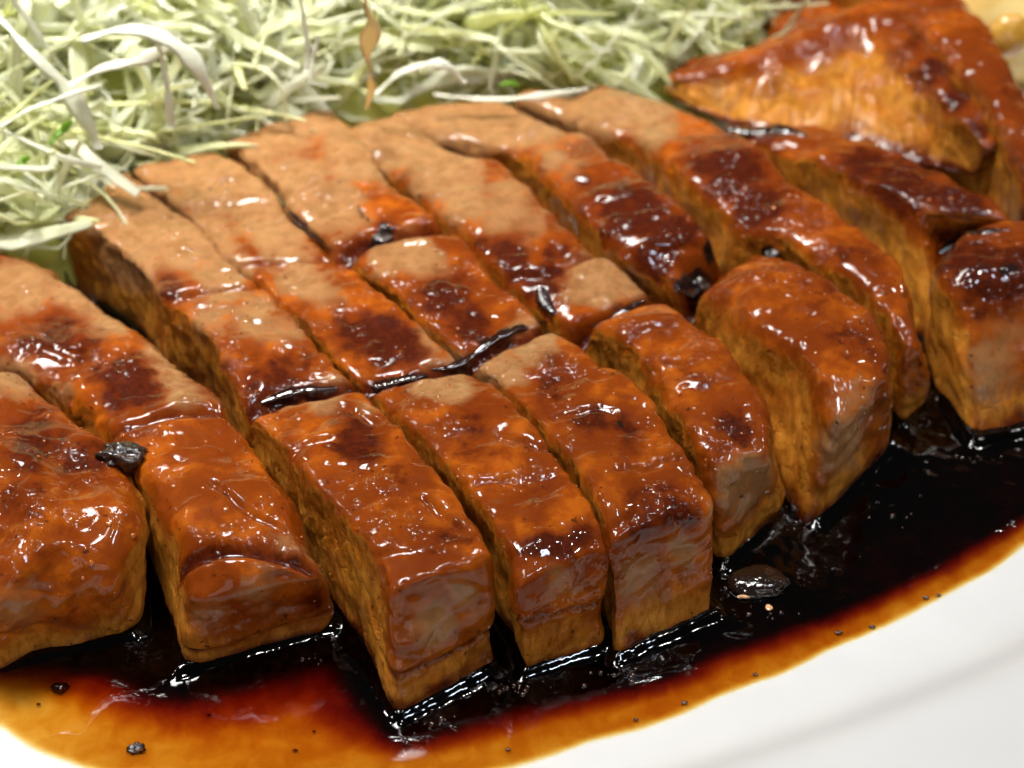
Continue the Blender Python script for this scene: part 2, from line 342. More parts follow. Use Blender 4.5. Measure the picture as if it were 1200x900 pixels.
def rounded_box(L, Wd, H, r, step):
    nx, ny, nz = [max(3, int(round(q/step))) for q in (L, Wd, H)]
    V, F, off = [], [], 0
    def face(na, nb, f, flip):
        nonlocal off
        a, b = np.meshgrid(np.linspace(0, 1, na+1), np.linspace(0, 1, nb+1), indexing='ij')
        V.append(f(a.ravel(), b.ravel()))
        i, j = np.meshgrid(np.arange(na), np.arange(nb), indexing='ij'); i, j = i.ravel(), j.ravel()
        q = np.c_[i*(nb+1)+j, (i+1)*(nb+1)+j, (i+1)*(nb+1)+j+1, i*(nb+1)+j+1]+off
        F.append(q[:, ::-1] if flip else q); off += (na+1)*(nb+1)
    o = lambda a: np.ones_like(a)
    face(nx, ny, lambda a, b: np.c_[a*L, b*Wd, o(a)*H], False)
    face(nx, nz, lambda a, b: np.c_[a*L, 0*a, b*H], False)
    face(nx, nz, lambda a, b: np.c_[a*L, o(a)*Wd, b*H], True)
    face(ny, nz, lambda a, b: np.c_[0*a, a*Wd, b*H], True)
    face(ny, nz, lambda a, b: np.c_[o(a)*L, a*Wd, b*H], False)
    face(max(3, nx//4), max(3, ny//4), lambda a, b: np.c_[a*L, b*Wd, 0*a], True)
    V = np.concatenate(V); F = np.concatenate(F)
    key = np.round(V*1e4).astype(np.int64); _, ix, inv = np.unique(key, axis=0, return_index=True, return_inverse=True)
    V = V[ix]; F = inv.ravel()[F]
    lo = np.array([r, r, -9.]); hi = np.array([L-r, Wd-r, H-r])
    q = np.clip(V, lo, np.maximum(hi, lo)); d = V-q; n = np.linalg.norm(d, axis=1)[:, None]
    Vr = np.where(n > 1e-6, q + r*d/np.maximum(n, 1e-6), V)
    return V, Vr, F
BOTTOMS = []
def slice_mesh(name, label, st, bl, br, r=0.22, crown=0.07, step=0.05, left_flare=None, grooves=(), seed=0, lump=0.07, seams=(), zb=0.02, left_foot=None):
    """st: (Lx, Ly, Rx, Ry, z[, zr]) from the back to the front; bl, br: feet of the front end in the photograph"""
    TL = np.array([at(s[0], s[1], s[4]) for s in st]); TR = np.array([at(s[2], s[3], s[5] if len(s) > 5 else s[4]) for s in st])
    sd = (TL-TR)*np.array([1, 1, 0]); sd /= np.linalg.norm(sd, axis=1)[:, None]; TR = TR+sd*.035
    M = (TL+TR)/2; ds = np.r_[0, np.cumsum(np.linalg.norm(np.diff(M, axis=0), axis=1))]; L = ds[-1]; sp = ds/L
    Wd = np.linalg.norm(TR-TL, axis=1).mean(); H = M[:, 2].mean()
    V, Vr, F = rounded_box(L, Wd, H, min(r, Wd*0.4), step)
    a, b, c = Vr[:, 0]/L, Vr[:, 1]/Wd, Vr[:, 2]/H
    tl, tr = herm(sp, TL, a), herm(sp, TR, a)
    # feet: straight below the top edges, easing out to the given feet at the front end
    fl = at(*bl, 0)-TL[-1]; fr = at(*br, 0)-TR[-1]
    w = smooth(0.55, 1.0, a)[:, None]**1.6
    Bl, Br = tl.copy(), tr.copy()
    Bl[:, :2] += w*fl[:2]; Br[:, :2] += w*fr[:2]
    side = (tl-tr); side[:, 2] = 0; side /= np.linalg.norm(side, axis=1)[:, None]
    if left_flare is not None:
        s_, v_ = np.array(left_flare).T; Bl += side*np.interp(a, s_, v_)[:, None]
    if left_foot is not None: Bl = herm(sp, np.array([at(x, y, zb) for x, y in left_foot]), a)
    Bl[:, 2] = zb; Br[:, 2] = zb
    top = (1-b)[:, None]*tl + b[:, None]*tr; bot = (1-b)[:, None]*Bl + b[:, None]*Br
    P = (1-c)[:, None]*bot + c[:, None]*top
    topness = smooth(0.55, 0.98, c)
    P[:, 2] += crown*4*b*(1-b)*c*smooth(0, .08, a)
    N = vnormals(P, F)
    groove_a = np.zeros(len(P))
    # grooves: score lines across the top
    for pts, wd, dp in grooves:
        G = np.array([at(x, y, 1.75) for x, y in pts])[:, :2]; d = np.full(len(P), 9.)
        for p, q in zip(G[:-1], G[1:]):
            e = q-p; tt = np.clip(((P[:, :2]-p)@e)/(e@e), 0, 1); d = np.minimum(d, np.linalg.norm(P[:, :2]-(p+tt[:, None]*e), axis=1))
        d = d + 0.06*noise(P*2.2, seed+61)
        P[:, 2] -= 1.5*dp*np.exp(-(d/(1.15*wd))**2)*smooth(0.45, 0.95, c); groove_a = np.maximum(groove_a, min(1, dp*8)*np.exp(-(d/(1.5*wd))**2))
    off = seed*13.7
    Q = P + off
    topf = smooth(0.35, 0.8, N[:, 2]); fronty = smooth(0.5, 0.9, np.where(a > 0.9, 1, 0)*1.0)
    D = lump*2.0*noise(Q*0.9, 1) + lump*0.8*noise(Q*2.1, 2)
    # top: shallow creases running across the grain, pits and lifted flakes
    cr = 1-np.abs(noise(np.c_[Vr[:, 0]*2.6, Vr[:, 1]*0.9, c]+off, 3))*3.2; cr = np.clip(cr, 0, 1)**3
    step_ = smooth(-0.03, 0.03, noise(np.c_[Q[:, 0]*1.3, Q[:, 1]*2.0, Q[:, 2]], 31)+0.25*noise(Q*5, 32))
    D += topf*(-0.03*cr*smooth(-.2, .15, noise(Q*0.8, 8)) + 0.028*step_ + 0.014*noise(Q*3.0, 4) + 0.004*noise(Q*8, 5))
    # cut faces: muscle fibres slanting down
    sl = Vr[:, 0]*0.9+Vr[:, 2]*0.55
    fb = noise(np.c_[sl*5.2, Vr[:, 2]*1.5-Vr[:, 0]*.8, Vr[:, 1]*2]+off, 6); fb2 = noise(np.c_[sl*10, Vr[:, 2]*3-Vr[:, 0]*1.6, Vr[:, 1]*3]+off, 7)
    D += (1-topf)*(0.055*(np.abs(fb)*2-.4) + 0.028*fb2 + 0.02*noise(Q*8, 9))
    rim = np.exp(-(np.minimum(b, 1-b)/.10)**2)*smooth(.7, .95, c)+smooth(.93, 1, a)*smooth(.5, .9, c)*.6
    D += rim*(0.06*noise(Q*2.2, 41)+0.03*noise(Q*6, 42))
    D *= smooth(0.0, 0.25, c)*0.7+0.3
    seam_a = np.zeros(len(P))
    for c0, tilt, dep in seams:
        q = np.exp(-((c-c0-tilt*(b-.5)+.03*noise(Q*1.5, 51))/.022)**2)*smooth(.93, .985, a)
        D -= dep*q; D += dep*.6*smooth(0, .05, c-c0-tilt*(b-.5)+.03*noise(Q*1.5, 51))*smooth(.93, .985, a)*smooth(.5, .1, c-c0); seam_a = np.maximum(seam_a, .8*q)
    P = P + N*D[:, None]
    P[:, 2] = np.maximum(P[:, 2], zb-0.015)
    N = vnormals(P, F)
    top_a = smooth(0.62, 0.9, c + 0.10*noise(Q*2.4, 12) + 0.05*noise(Q*6, 13))*smooth(-0.1, 0.55, N[:, 2]+0.25*smooth(0.93, 1.0, a))
    # the front end carries glaze halfway down
    fr_a = smooth(0.955, 0.995, a)*smooth(0.05, 0.6, c + 0.5*noise(Q*1.1, 14))*0.85
    top_a = np.maximum(top_a, fr_a)
    wet = paint(P, 'wet', 3)
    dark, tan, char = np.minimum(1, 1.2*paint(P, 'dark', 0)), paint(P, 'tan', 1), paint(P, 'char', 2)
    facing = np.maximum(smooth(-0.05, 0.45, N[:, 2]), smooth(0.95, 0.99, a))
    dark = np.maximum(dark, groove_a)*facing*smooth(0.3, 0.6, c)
    dark = np.maximum(dark, seam_a)
    # sauce soaks the foot of the slice
    dark = np.maximum(dark, 0.95*smooth(0.26, 0.0, c + 0.16*noise(Q*1.5, 15)+.08*noise(Q*5, 16)))
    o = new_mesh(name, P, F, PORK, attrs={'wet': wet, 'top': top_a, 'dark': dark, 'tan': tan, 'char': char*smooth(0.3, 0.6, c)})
    tag(o, label, 'pork slice', 'slices of the glazed pork chop')
    ring = np.concatenate([herm(sp, TL, np.linspace(0, 1, 30)), herm(sp, TR, np.linspace(1, 0, 30))])[:, :2]
    g = np.linspace(0, 1, 30); wv = smooth(.55, 1, g)[:, None]**1.6
    ring[:30] += wv*fl[:2]; ring[30:] += wv[::-1]*fr[:2]
    BOTTOMS.append(ring)
    beads(o, P, N, top_a, dark, c, a, b, seed)
    return o
def hemi(n=8, m=4):
    V = [(0, 0, 1)]; F = []
    for i in range(1, m+1):
        t = math.pi/2*i/m*1.05
        for j in range(n): V.append((math.sin(t)*math.cos(2*math.pi*j/n), math.sin(t)*math.sin(2*math.pi*j/n), math.cos(t)))
    for j in range(n): F.append((0, 1+j, 1+(j+1) % n, 0))
    T = []
    for i in range(m-1):
        for j in range(n): T.append((1+i*n+j, 1+(i+1)*n+j, 1+(i+1)*n+(j+1) % n, 1+i*n+(j+1) % n))
    return np.array(V), np.array([f[:3] for f in F]), np.array(T)
HV, HT, HQ = hemi(10, 4)
BEADZONE = [(560,200,60),(640,180,60),(700,170,60),(860,230,70),(900,270,60),(930,250,50),(780,300,60),(830,310,40),(450,280,40),(500,200,50),(430,460,50),(290,460,40),(560,410,40),(640,370,40),(100,540,60),(200,510,60),(280,540,60),(60,500,60),(230,400,40),(420,640,40),(590,560,40),(680,560,50),(660,640,40),(780,480,50),(760,600,40),(1080,270,50),(1100,80,60),(1150,110,60),(1170,200,50),(1180,280,40),(1030,290,40),(910,390,50),(950,410,40),(120,640,50),(740,340,60),(520,440,60)]
BZ = np.array([at(x, y, 1.75) for x, y, r in BEADZONE]); BR = np.array([r for *_, r in BEADZONE])/78
def beads(o, P, N, top_a, dark, c, a, b, seed):
    r = np.random.default_rng(seed+100)
    dz = np.linalg.norm(P[:, None, :2]-BZ[None, :, :2], axis=2)/BR[None]
    w = (top_a+0.15)*smooth(0.5, 0.8, c)*(0.08+np.exp(-dz**2).max(1)+0.4*np.exp(-(b/0.10)**2))
    n = 26
    ix = r.choice(len(P), n, replace=False, p=w/w.sum())
    VV, FF = [], []
    for k in ix:
        s = 0.016+0.030*r.random()**2.2
        nn = N[k]; t = np.cross(nn, (0.3, .9, .1)); t /= np.linalg.norm(t); bt = np.cross(nn, t)
        pts = (HV[:, :1]*t+HV[:, 1:2]*bt)*s*np.array([1]) + HV[:, 2:]*nn*s*0.5 + P[k]
        base = sum(len(v) for v in VV); VV.append(pts)
        FF.append(np.r_[HQ, np.c_[HT, HT[:, 2]][:, [0, 1, 2, 2]]]+base)
    V = np.concatenate(VV); F = np.concatenate(FF)
    F4 = F[F[:, 2] != F[:, 3]]; F3 = F[F[:, 2] == F[:, 3]][:, :3]
    T = np.concatenate([F4[:, [0, 1, 2]], F4[:, [0, 2, 3]], F3])
    d = new_mesh('glaze_bead', V, T, DROP, parent=o)
    d['kind'] = 'stuff'

slice_mesh('pork_slice', 'dark lumpy glazed pork slice at the left edge with folded shiny crust', [
 (-190,455,-40,412,1.5),(-130,515,55,452,1.6),(-95,575,112,490,1.7),(-60,640,150,545,1.7),(-40,690,166,610,1.65),(-30,730,166,668,1.35)],
 (-20,795), (160,752), r=0.42, crown=0.12, seed=1, lump=0.17)
slice_mesh('pork_slice', 'long pork slice second from the left edge, beside the black burnt crumb', [
 (-130,335,-25,283,1.35),(-60,392,62,311,1.4),(0,425,120,354,1.4),(50,448,182,398,1.45),(110,487,264,468,1.5),(147,532,306,525,1.6),(187,592,345,575,1.65),(215,638,362,630,1.65),(226,690,385,672,1.5)],
 (210,797), (395,742), r=0.26, crown=0.10, seed=2, lump=0.09, seams=[(.3, .1, .05)],
 grooves=[([(250,565),(290,600),(335,615)], .045, .06),([(60,395),(95,400)], .045, .06),([(120,495),(200,480),(285,470)], .12, .1), ([(200,640),(300,640),(360,645)], .10, .14)])
slice_mesh('pork_slice', 'pork slice with pale bare back corner beside the cabbage and a tall cut face', [
 (66,250,150,200,1.55),(90,262,185,228,1.55),(117,275,222,255,1.55),(163,312,266,303,1.6),(192,350,306,335,1.62),(233,380,350,373,1.7),(268,437,395,425,1.75),(288,480,418,449,1.72),(337,530,462,490,1.85),(387,587,514,550,1.9),(430,640,555,602,1.95),(456,692,575,655,1.9)],
 (467,850), (583,790), r=0.11, crown=0.05, seed=3, lump=0.07, seams=[(.36, .0, .07)], left_flare=[(0, .05), (.3, .05), (1, 0)],
 grooves=[([(340,540),(362,528),(390,526)], .045, .06),([(498,598),(520,618),(548,640)], .045, .06),([(400,480),(440,500)], .045, .06),([(280,482),(330,462),(420,450)], .13, .15), ([(195,350),(250,335),(310,330)], .07, .07)])
slice_mesh('pork_slice', 'pork slice with smooth tan back half and orange front, third from the front left', [
 (153,198,252,172,1.55),(187,226,285,190,1.55),(224,255,320,222,1.55),(268,303,355,265,1.6),(308,335,394,298,1.62),(352,373,436,332,1.7),(397,425,492,378,1.75),(424,452,543,424,1.7),(466,487,580,449,1.8),(527,548,628,500,1.9),(575,610,672,555,1.9),(600,650,703,602,1.9),(605,690,712,645,1.75)],
 (615,798), (708,766), r=0.11, crown=0.05, seed=4, lump=0.07, seams=[(.58, -.14, .08)],
 grooves=[([(585,520),(612,528),(640,538)], .045, .06),([(560,580),(600,572)], .045, .06),([(415,452),(470,442),(550,424)], .13, .15), ([(270,305),(330,300),(400,292)], .06, .06)])
slice_mesh('pork_slice', 'pork slice with a charred bubbly ridge mid-way and deep orange front end', [
 (262,165,385,122,1.6),(290,185,415,150,1.65),(322,214,440,185,1.8),(348,252,470,224,1.82),(402,298,516,254,1.8),(436,320,545,284,1.8),(472,350,582,325,1.8),(512,392,620,357,1.75),(547,422,642,382,1.7),(586,450,682,414,1.8),(630,494,732,440,1.9),(674,545,772,482,1.95),(705,595,808,528,1.95),(714,640,838,590,1.8)],
 (722,780), (838,730), r=0.11, crown=0.06, seed=5, lump=0.075,
 grooves=[([(650,502),(690,494),(720,500)], .045, .06),([(722,572),(760,565),(800,552)], .045, .06),([(545,424),(580,405),(640,380)], .13, .15), ([(410,300),(430,285),(530,270)], .16, .2)])
slice_mesh('pork_slice', 'pork slice with grey sheen on its upper half and a short humped front piece', [
 (388,150,470,136,1.6),(430,185,540,180,1.65),(485,222,602,197,1.85),(542,270,648,246,1.85),(582,316,698,290,1.85),(628,357,732,308,1.75),(660,380,764,342,1.65),(700,388,790,356,1.85),(742,414,838,392,1.95),(774,452,877,432,1.95),(804,500,902,487,1.9),(832,555,910,540,1.7)],
 (848,673), (918,602), r=0.2, crown=0.08, seed=6, lump=0.08,
 grooves=[([(712,418),(750,404),(790,396)], .045, .06),([(822,474),(850,462),(884,455)], .045, .06),([(780,440),(800,446)], .045, .06),([(640,400),(690,376),(775,343)], .12, .3), ([(560,330),(640,330),(700,300)], .08, .08)])
slice_mesh('pork_slice', 'pork slice with dark mahogany glaze on top and a broad pale tan cut face below', [
 (452,126,585,112,1.55),(515,160,640,142,1.6),(600,178,690,160,1.75),(625,192,712,176,1.9),(655,225,752,202,1.95),(690,260,797,232,1.95),(730,295,828,268,1.85),(790,332,858,290,1.6),(845,342,935,303,1.95),(886,378,985,333,2.0),(930,405,1020,360,2.0),(960,447,1045,405,1.95),(983,492,1052,445,1.8)],
 (955,622), (1046,528), r=0.2, crown=0.08, seed=7, lump=0.08, left_flare=[(0, 0), (.6, .0), (.8, .35), (1, .2)],
 grooves=[([(770,345),(815,325),(860,285)], .2, .5)])
slice_mesh('pork_slice', 'narrow frothy glazed pork slice wedged right of the mahogany one', [
 (600,112,700,96,1.5),(700,150,780,118,1.6),(765,172,850,150,1.8),(790,196,885,168,1.95),(826,228,928,206,1.95),(872,262,972,240,1.9),(925,285,1012,270,1.85),(980,318,1050,300,1.85),(1024,352,1064,335,1.8),(1048,388,1074,376,1.65),(1058,424,1087,418,1.4)],
 (1056,506), (1092,472), r=0.18, crown=0.08, seed=8, lump=0.09)
slice_mesh('pork_slice', 'pork slice with reddish crust and bright tan side, under the tipped chunk', [
 (850,158,960,140,1.45),(905,172,1010,160,1.6),(968,194,1110,200,1.8),(1013,213,1150,222,1.9),(1050,232,1172,236,1.9),(1078,250,1188,262,1.8),(1096,276,1198,284,1.25)],
 (1112,432), (1195,360), r=0.2, crown=0.08, seed=9, lump=0.09)
slice_mesh('pork_slice', 'blocky pork slice end at the right edge standing in the dark sauce', [
 (1140,268,1310,250,1.75),(1110,290,1290,280,1.9),(1104,320,1290,308,1.9),(1125,350,1320,330,1.8)],
 (1138,529), (1350,478), r=0.26, crown=0.10, seed=10, lump=0.1)
slice_mesh('pork_slice', 'large brown pork chunk tipped on its side on top of the others at upper right', [
 (785,96,800,78,1.45),(830,84,860,56,1.75),(890,64,920,40,2.05),(955,42,985,14,2.3),(1012,16,1052,-6,2.45),(1062,62,1108,36,2.4),(1112,120,1156,94,2.2),(1158,178,1196,156,1.9)],
 (1150,215), (1200,205), r=0.2, crown=0.03, seed=11, lump=0.11, zb=1.15, left_foot=[(782,112),(832,136),(888,158),(948,170),(1005,178),(1060,190),(1112,200),(1146,208)])
slice_mesh('pork_slice', 'reddish brown glazed pork slice leaning in the upper right corner', [
 (960,-60,1070,-95,2.2),(1030,-5,1118,-30,2.5),(1075,35,1150,12,2.6),(1120,80,1178,58,2.5),(1160,130,1212,112,2.3),(1185,190,1255,172,2.1),(1200,240,1300,220,1.8)],
 (1205,330), (1320,300), r=0.3, crown=0.10, seed=12, lump=0.1)
slice_mesh('pork_slice', 'plain tan pork piece at the top edge behind the tipped chunk', [
 (870,-10,960,-75,1.4),(905,30,1000,-40,1.5),(935,60,1050,-5,1.5),(950,90,1090,40,1.4)],
 (955,150), (1100,110), r=0.3, crown=0.1, seed=13, lump=0.08)

# ------------------------------------------------------------------ sauce pool
def seg_dist(P, G):
    d = np.full(len(P), 1e9)
    for p, q in zip(G[:-1], G[1:]):
        e = q-p; t = np.clip(((P-p)@e)/(e@e), 0, 1); d = np.minimum(d, np.linalg.norm(P-(p+t[:, None]*e), axis=1))
    return d
def inside(P, G):
    r = np.zeros(len(P), bool); x, y = P.T
    for (x1, y1), (x2, y2) in zip(G, np.roll(G, -1, 0)):
        c = ((y1 > y) != (y2 > y)) & (x < (x2-x1)*(y-y1)/((y2-y1) or 1e-9)+x1); r ^= c
    return r
def on_plate(x, y, dz=0.0):
    p = at(x, y, dz)
    for _ in range(6): p = at(x, y, plate_z(p[0], p[1])+dz)
    return p
def build_sauce():
    edge = np.array([on_plate(*p)[:2] for p in [(-190,640),(-180,740),(-120,800),(-60,832),(0,855),(40,880),(80,896),(160,915),(300,928),(450,922),(600,901),(633,891),(700,867),(767,850),(812,832),(867,809),(933,784),(987,756),(1033,737),(1100,703),(1150,677),(1200,643),(1300,575),(1370,500),(1400,420),(1380,330)]])
    edge = spline(edge, np.linspace(0, 1, 160))
    dk = np.array([on_plate(*p)[:2] for p in [(-190,640),(-100,745),(0,772),(70,776),(140,785),(205,812),(260,802),(330,778),(395,768),(430,815),(468,862),(530,850),(600,826),(700,806),(780,788),(860,757),(960,724),(1040,690),(1120,650),(1200,600),(1300,530),(1360,440),(1380,330)]])
    dk = spline(dk, np.linspace(0, 1, 160))
    back = np.array([at(1300,250)[:2], at(1100,200)[:2], at(700,180)[:2], at(300,260)[:2], at(0,420)[:2]])
    pe, pd = np.r_[edge, back], np.r_[dk, back]
    st = 0.055; xs = np.arange(-11, 12.5, st); ys = np.arange(-7.2, 4.5, st)
    X, Y = np.meshgrid(xs, ys, indexing='ij'); P = np.c_[X.ravel(), Y.ravel()]
    P3 = np.c_[P, np.zeros(len(P))]
    wob = 0.10*noise(P3*1.0, 5)+0.05*noise(P3*2.7, 6)
    ins = inside(P, pe); dE = seg_dist(P, edge); dE = np.where(ins, dE, -dE)+wob*0.6
    ind = inside(P, pd); dD = np.where(ind, 0, seg_dist(P, dk))
    t = np.clip(dE, 0, None)/(np.clip(dE, 0, None)+np.maximum(dD+wob*0.8, 0)+1e-6)
    depth = 0.50+0.16*t+1.0*smooth(.42, .9, t)+2.4*smooth(.78, 1.0, t)**1.5
    depth *= smooth(-0.02, 0.14, dE)*(0.85+0.3*noise(P3*.6, 9))
    left = smooth(-2.5, -7.5, P[:, 0]); depth *= 1-0.36*left*(1-smooth(.6, .95, t))
    # meniscus climbing the meat
    m = np.full(len(P), 9.)
    for R in BOTTOMS:
        G = np.r_[R, R[:1]]; near = (np.abs(P-R.mean(0)).max(1) < 8)
        d = seg_dist(P[near], G); d[inside(P[near], R)] = 0; m[near] = np.minimum(m[near], d)
    z = plate_z(P[:, 0], P[:, 1]) + 0.012 + 0.035*smooth(0, .5, dE) + 0.05*smooth(.3, 1, t) + 0.11*np.exp(-m/0.09)*smooth(.5, 1, t)
    z += smooth(.5, 1, t)*(0.020*noise(P3*1.4, 21)+0.012*noise(P3*3.5, 22))
    depth += 0.8*np.exp(-m/0.2)*smooth(.55, 1, t)
    nx, ny = len(xs), len(ys); i, j = np.meshgrid(np.arange(nx-1), np.arange(ny-1), indexing='ij'); i, j = i.ravel(), j.ravel()
    F = np.c_[i*ny+j, (i+1)*ny+j, (i+1)*ny+j+1, i*ny+j+1]
    F = F[(dE > -0.06)[F].all(1)]
    used = np.unique(F); mp = np.full(len(P), -1); mp[used] = np.arange(len(used))
    o = new_mesh('sauce_pool', np.c_[P, z][used], mp[F], SAUCE, attrs={'depth': np.maximum(depth, 0)[used]})
    tag(o, 'pool of dark soy sauce around the pork, thinning to amber at its edge', 'sauce')
    r = np.random.default_rng(77); VV, FF, nb = [], [], 0
    for x, y, sx, sy, n in [(1088,478,10,34,16),(610,806,34,10,16),(740,792,30,10,12),(850,690,14,14,8),(935,612,22,12,10),(1150,538,30,8,8),(515,848,22,10,10),(905,722,26,10,6),(1060,604,30,16,6),(368,772,24,8,6),(480,868,10,6,5)]:
        for q in range(n):
            p = on_plate(x+r.normal()*sx*.6, y+r.normal()*sy*.6, .10); k = np.argmin(((P-p[:2])**2).sum(1)); rad = .016+.030*r.random()**2
            VV.append(HV*rad*np.array([1, 1, .8])+np.array([p[0], p[1], z[k]])); FF.append(np.r_[HQ[:, [0, 1, 2]], HQ[:, [0, 2, 3]], HT]+nb); nb += len(HV)
    bb = new_mesh('glint_bubble', np.concatenate(VV), np.concatenate(FF), WET, o); bb['kind'] = 'stuff'  # bubbles added so the pool glints in clusters
build_sauce()

# ------------------------------------------------------------------ crumbs
from mathutils.bvhtree import BVHTree
from mathutils import Vector
def surface_tree():
    VV, FF, n = [], [], 0
    for o in COL.objects:
        if o.name.startswith('pork_slice'):
            v = np.empty(len(o.data.vertices)*3, np.float32); o.data.vertices.foreach_get('co', v)
            f = np.empty(len(o.data.polygons)*4, np.int32); o.data.polygons.foreach_get('vertices', f)
            VV.append(v.reshape(-1, 3)); FF.append(f.reshape(-1, 4)+n); n += len(v)//3
    return BVHTree.FromPolygons(np.concatenate(VV).tolist(), np.concatenate(FF).tolist())
TREE = surface_tree()
def on_meat(x, y, sink=0.0):
    d = at(x, y, 0)-CAM; d /= np.linalg.norm(d)
    h = TREE.ray_cast(Vector(CAM), Vector(d))
    return np.array(h[0])-np.array((0, 0, sink)) if h[0] else at(x, y, 1.6)
def ico(sub=3):
    import bmesh
    bm = bmesh.new(); bmesh.ops.create_icosphere(bm, subdivisions=sub, radius=1)
    V = np.array([v.co[:] for v in bm.verts]); F = np.array([[v.index for v in f.verts] for f in bm.faces]); bm.free(); return V, F
IV, IF = ico(4)
def lump_obj(name, label, cat, p, size, mat, seed, amp=.35, fr=1.6, group=None, parent=None):
    n = 1+amp*noise(IV*fr+seed*7.1, seed)+amp*.5*noise(IV*fr*2.4+seed*3.3, seed+1)+amp*.22*noise(IV*fr*5+seed, seed+2)
    V = IV*n[:, None]*np.array(size)
    o = new_mesh(name, V, IF, mat, parent); o.location = p
    return tag(o, label, cat, group)
lump_obj('burnt_crumb', 'black burnt crumb lying between the two leftmost slices', 'crumb', at(143,534,1.66), (0.306, 0.221, 0.187), CHAR, 1, .6, 1.8)
lump_obj('burnt_crumb', 'wet black crust crumb in the gap where the mahogany slice breaks', 'crumb', on_meat(818,334,.03), (0.211, 0.136, 0.136), CHAR, 2, .55, 1.8)
lump_obj('burnt_crumb', 'bubbly black crumb stuck on top of the orange slice right of centre', 'crumb', on_meat(908,296,.03), (0.161, 0.087, 0.074), CHAR, 3, .5, 1.8)
lump_obj('burnt_crumb', 'dark crusty crumb on the ridge of the slice near the pale back', 'crumb', on_meat(446,276,.04), (0.211, 0.136, 0.074), CHAR, 4, .5, 1.6)
FLECK = simple('fleck', (.10, .03, .008), (.04, .012, .005), 8, .4, .6)
for k, (x, y, s, lb) in enumerate([(70,806,.10,'round dark sauce crumb with a glint, upper one at far lower left'),(160,877,.10,'dark sauce crumb low in the amber sauce at lower left'),
        (45,825,.035,'tiny brown fleck in the pale amber sauce at far left edge'),(245,838,.035,'tiny brown fleck in amber sauce below the second slice'),(346,879,.04,'small brown fleck near the bottom edge left of centre'),
        (368,857,.03,'tiniest fleck in the amber sauce above the bottom edge'),(595,878,.04,'brown fleck in amber sauce at the bottom centre'),(745,843,.04,'pair-like brown fleck near the sauce edge below centre'),
        (802,823,.05,'brown fleck by the sauce edge left of the white plate area'),(885,790,.04,'dark fleck on the amber edge below the jelly lump'),(983,741,.06,'dark fleck on the amber rim, middle of the right side'),
        (1022,734,.05,'dark fleck on the orange sauce edge right of the jelly'),(1085,700,.05,'dark fleck on the sauce edge at right'),(1100,697,.04,'smaller fleck just right of another on the right sauce edge')]):
    p = on_plate(x, y, .03)
    lump_obj('sauce_crumb', lb, 'crumb', p, (s*1.1, s*.8, s*.4) if k < 2 else (s*.8, s*.5, s*.25), CHAR if k < 2 else FLECK, 20+k, .6, 2.0, group='flecks floating in the sauce')

def trickle(pts, wd, label, seed):
    G = np.array([on_meat(x, y, .01) for x, y in pts]); n = 60; C = spline(G, np.linspace(0, 1, n))
    Tn = np.gradient(C, axis=0); Tn /= np.linalg.norm(Tn, axis=1)[:, None]; U = np.cross(Tn, (0, 0, 1.)); U /= np.linalg.norm(U, axis=1)[:, None]
    s_ = np.linspace(0, 1, n); w = 1.5*wd*np.sin(np.pi*np.clip(s_, .012, .988))**.5*(1+.9*noise(np.c_[s_*9, s_*0+seed, s_*0]+.3, seed)+.5*noise(np.c_[s_*24, s_*0+seed, s_*0], seed+1))
    k = 10; th = np.linspace(0, 2*np.pi, k, endpoint=False)
    V = (C[:, None]+U[:, None]*(np.cos(th)[None]*w[:, None])[..., None]+np.array((0, 0, 1.))*(np.sin(th)[None]*w[:, None]*.42)[..., None]).reshape(-1, 3)
    F = np.array([(i*k+j, i*k+(j+1) % k, (i+1)*k+(j+1) % k, (i+1)*k+j) for i in range(n-1) for j in range(k)])
    tag(new_mesh('sauce_trickle', V, F, WET), label, 'sauce', 'dark sauce lying in the cuts of the pork')
trickle([(284,480),(312,468),(345,457),(380,454),(412,449)], .07, 'black sauce line in the cross cut of the tall-faced slice left of centre', 1)
trickle([(418,452),(446,450),(470,444),(500,438)], .09, 'thick black sauce blob string in the cross cut at picture centre', 2)
trickle([(505,432),(530,428),(552,416),(572,400),(600,386),(640,376)], .07, 'black sauce line running uphill along the cross cut right of centre', 3)
trickle([(632,330),(640,352),(652,368)], .09, 'black sauce drip between the short humped piece and its neighbour', 4)
trickle([(690,382),(715,372),(742,356),(768,344)], .05, 'black sauce line behind the orange humped front piece', 5)
trickle([(322,220),(345,252),(362,270),(392,294)], .04, 'thin dark sauce line in the long cut near the pale back', 6)
trickle([(790,338),(812,346),(838,336)], .10, 'black sauce puddle in the gap under the wet black crust crumb', 7)
trickle([(1100,296),(1122,280),(1150,272),(1185,268)], .08, 'dark strip for the shaded gap behind the blocky slice end at the right edge', 9)  # dark strip laid in to darken the gap between two slices
trickle([(848,150),(880,154),(915,152),(948,160)], .12, 'dark sauce streak under the tipped chunk at upper right', 8)

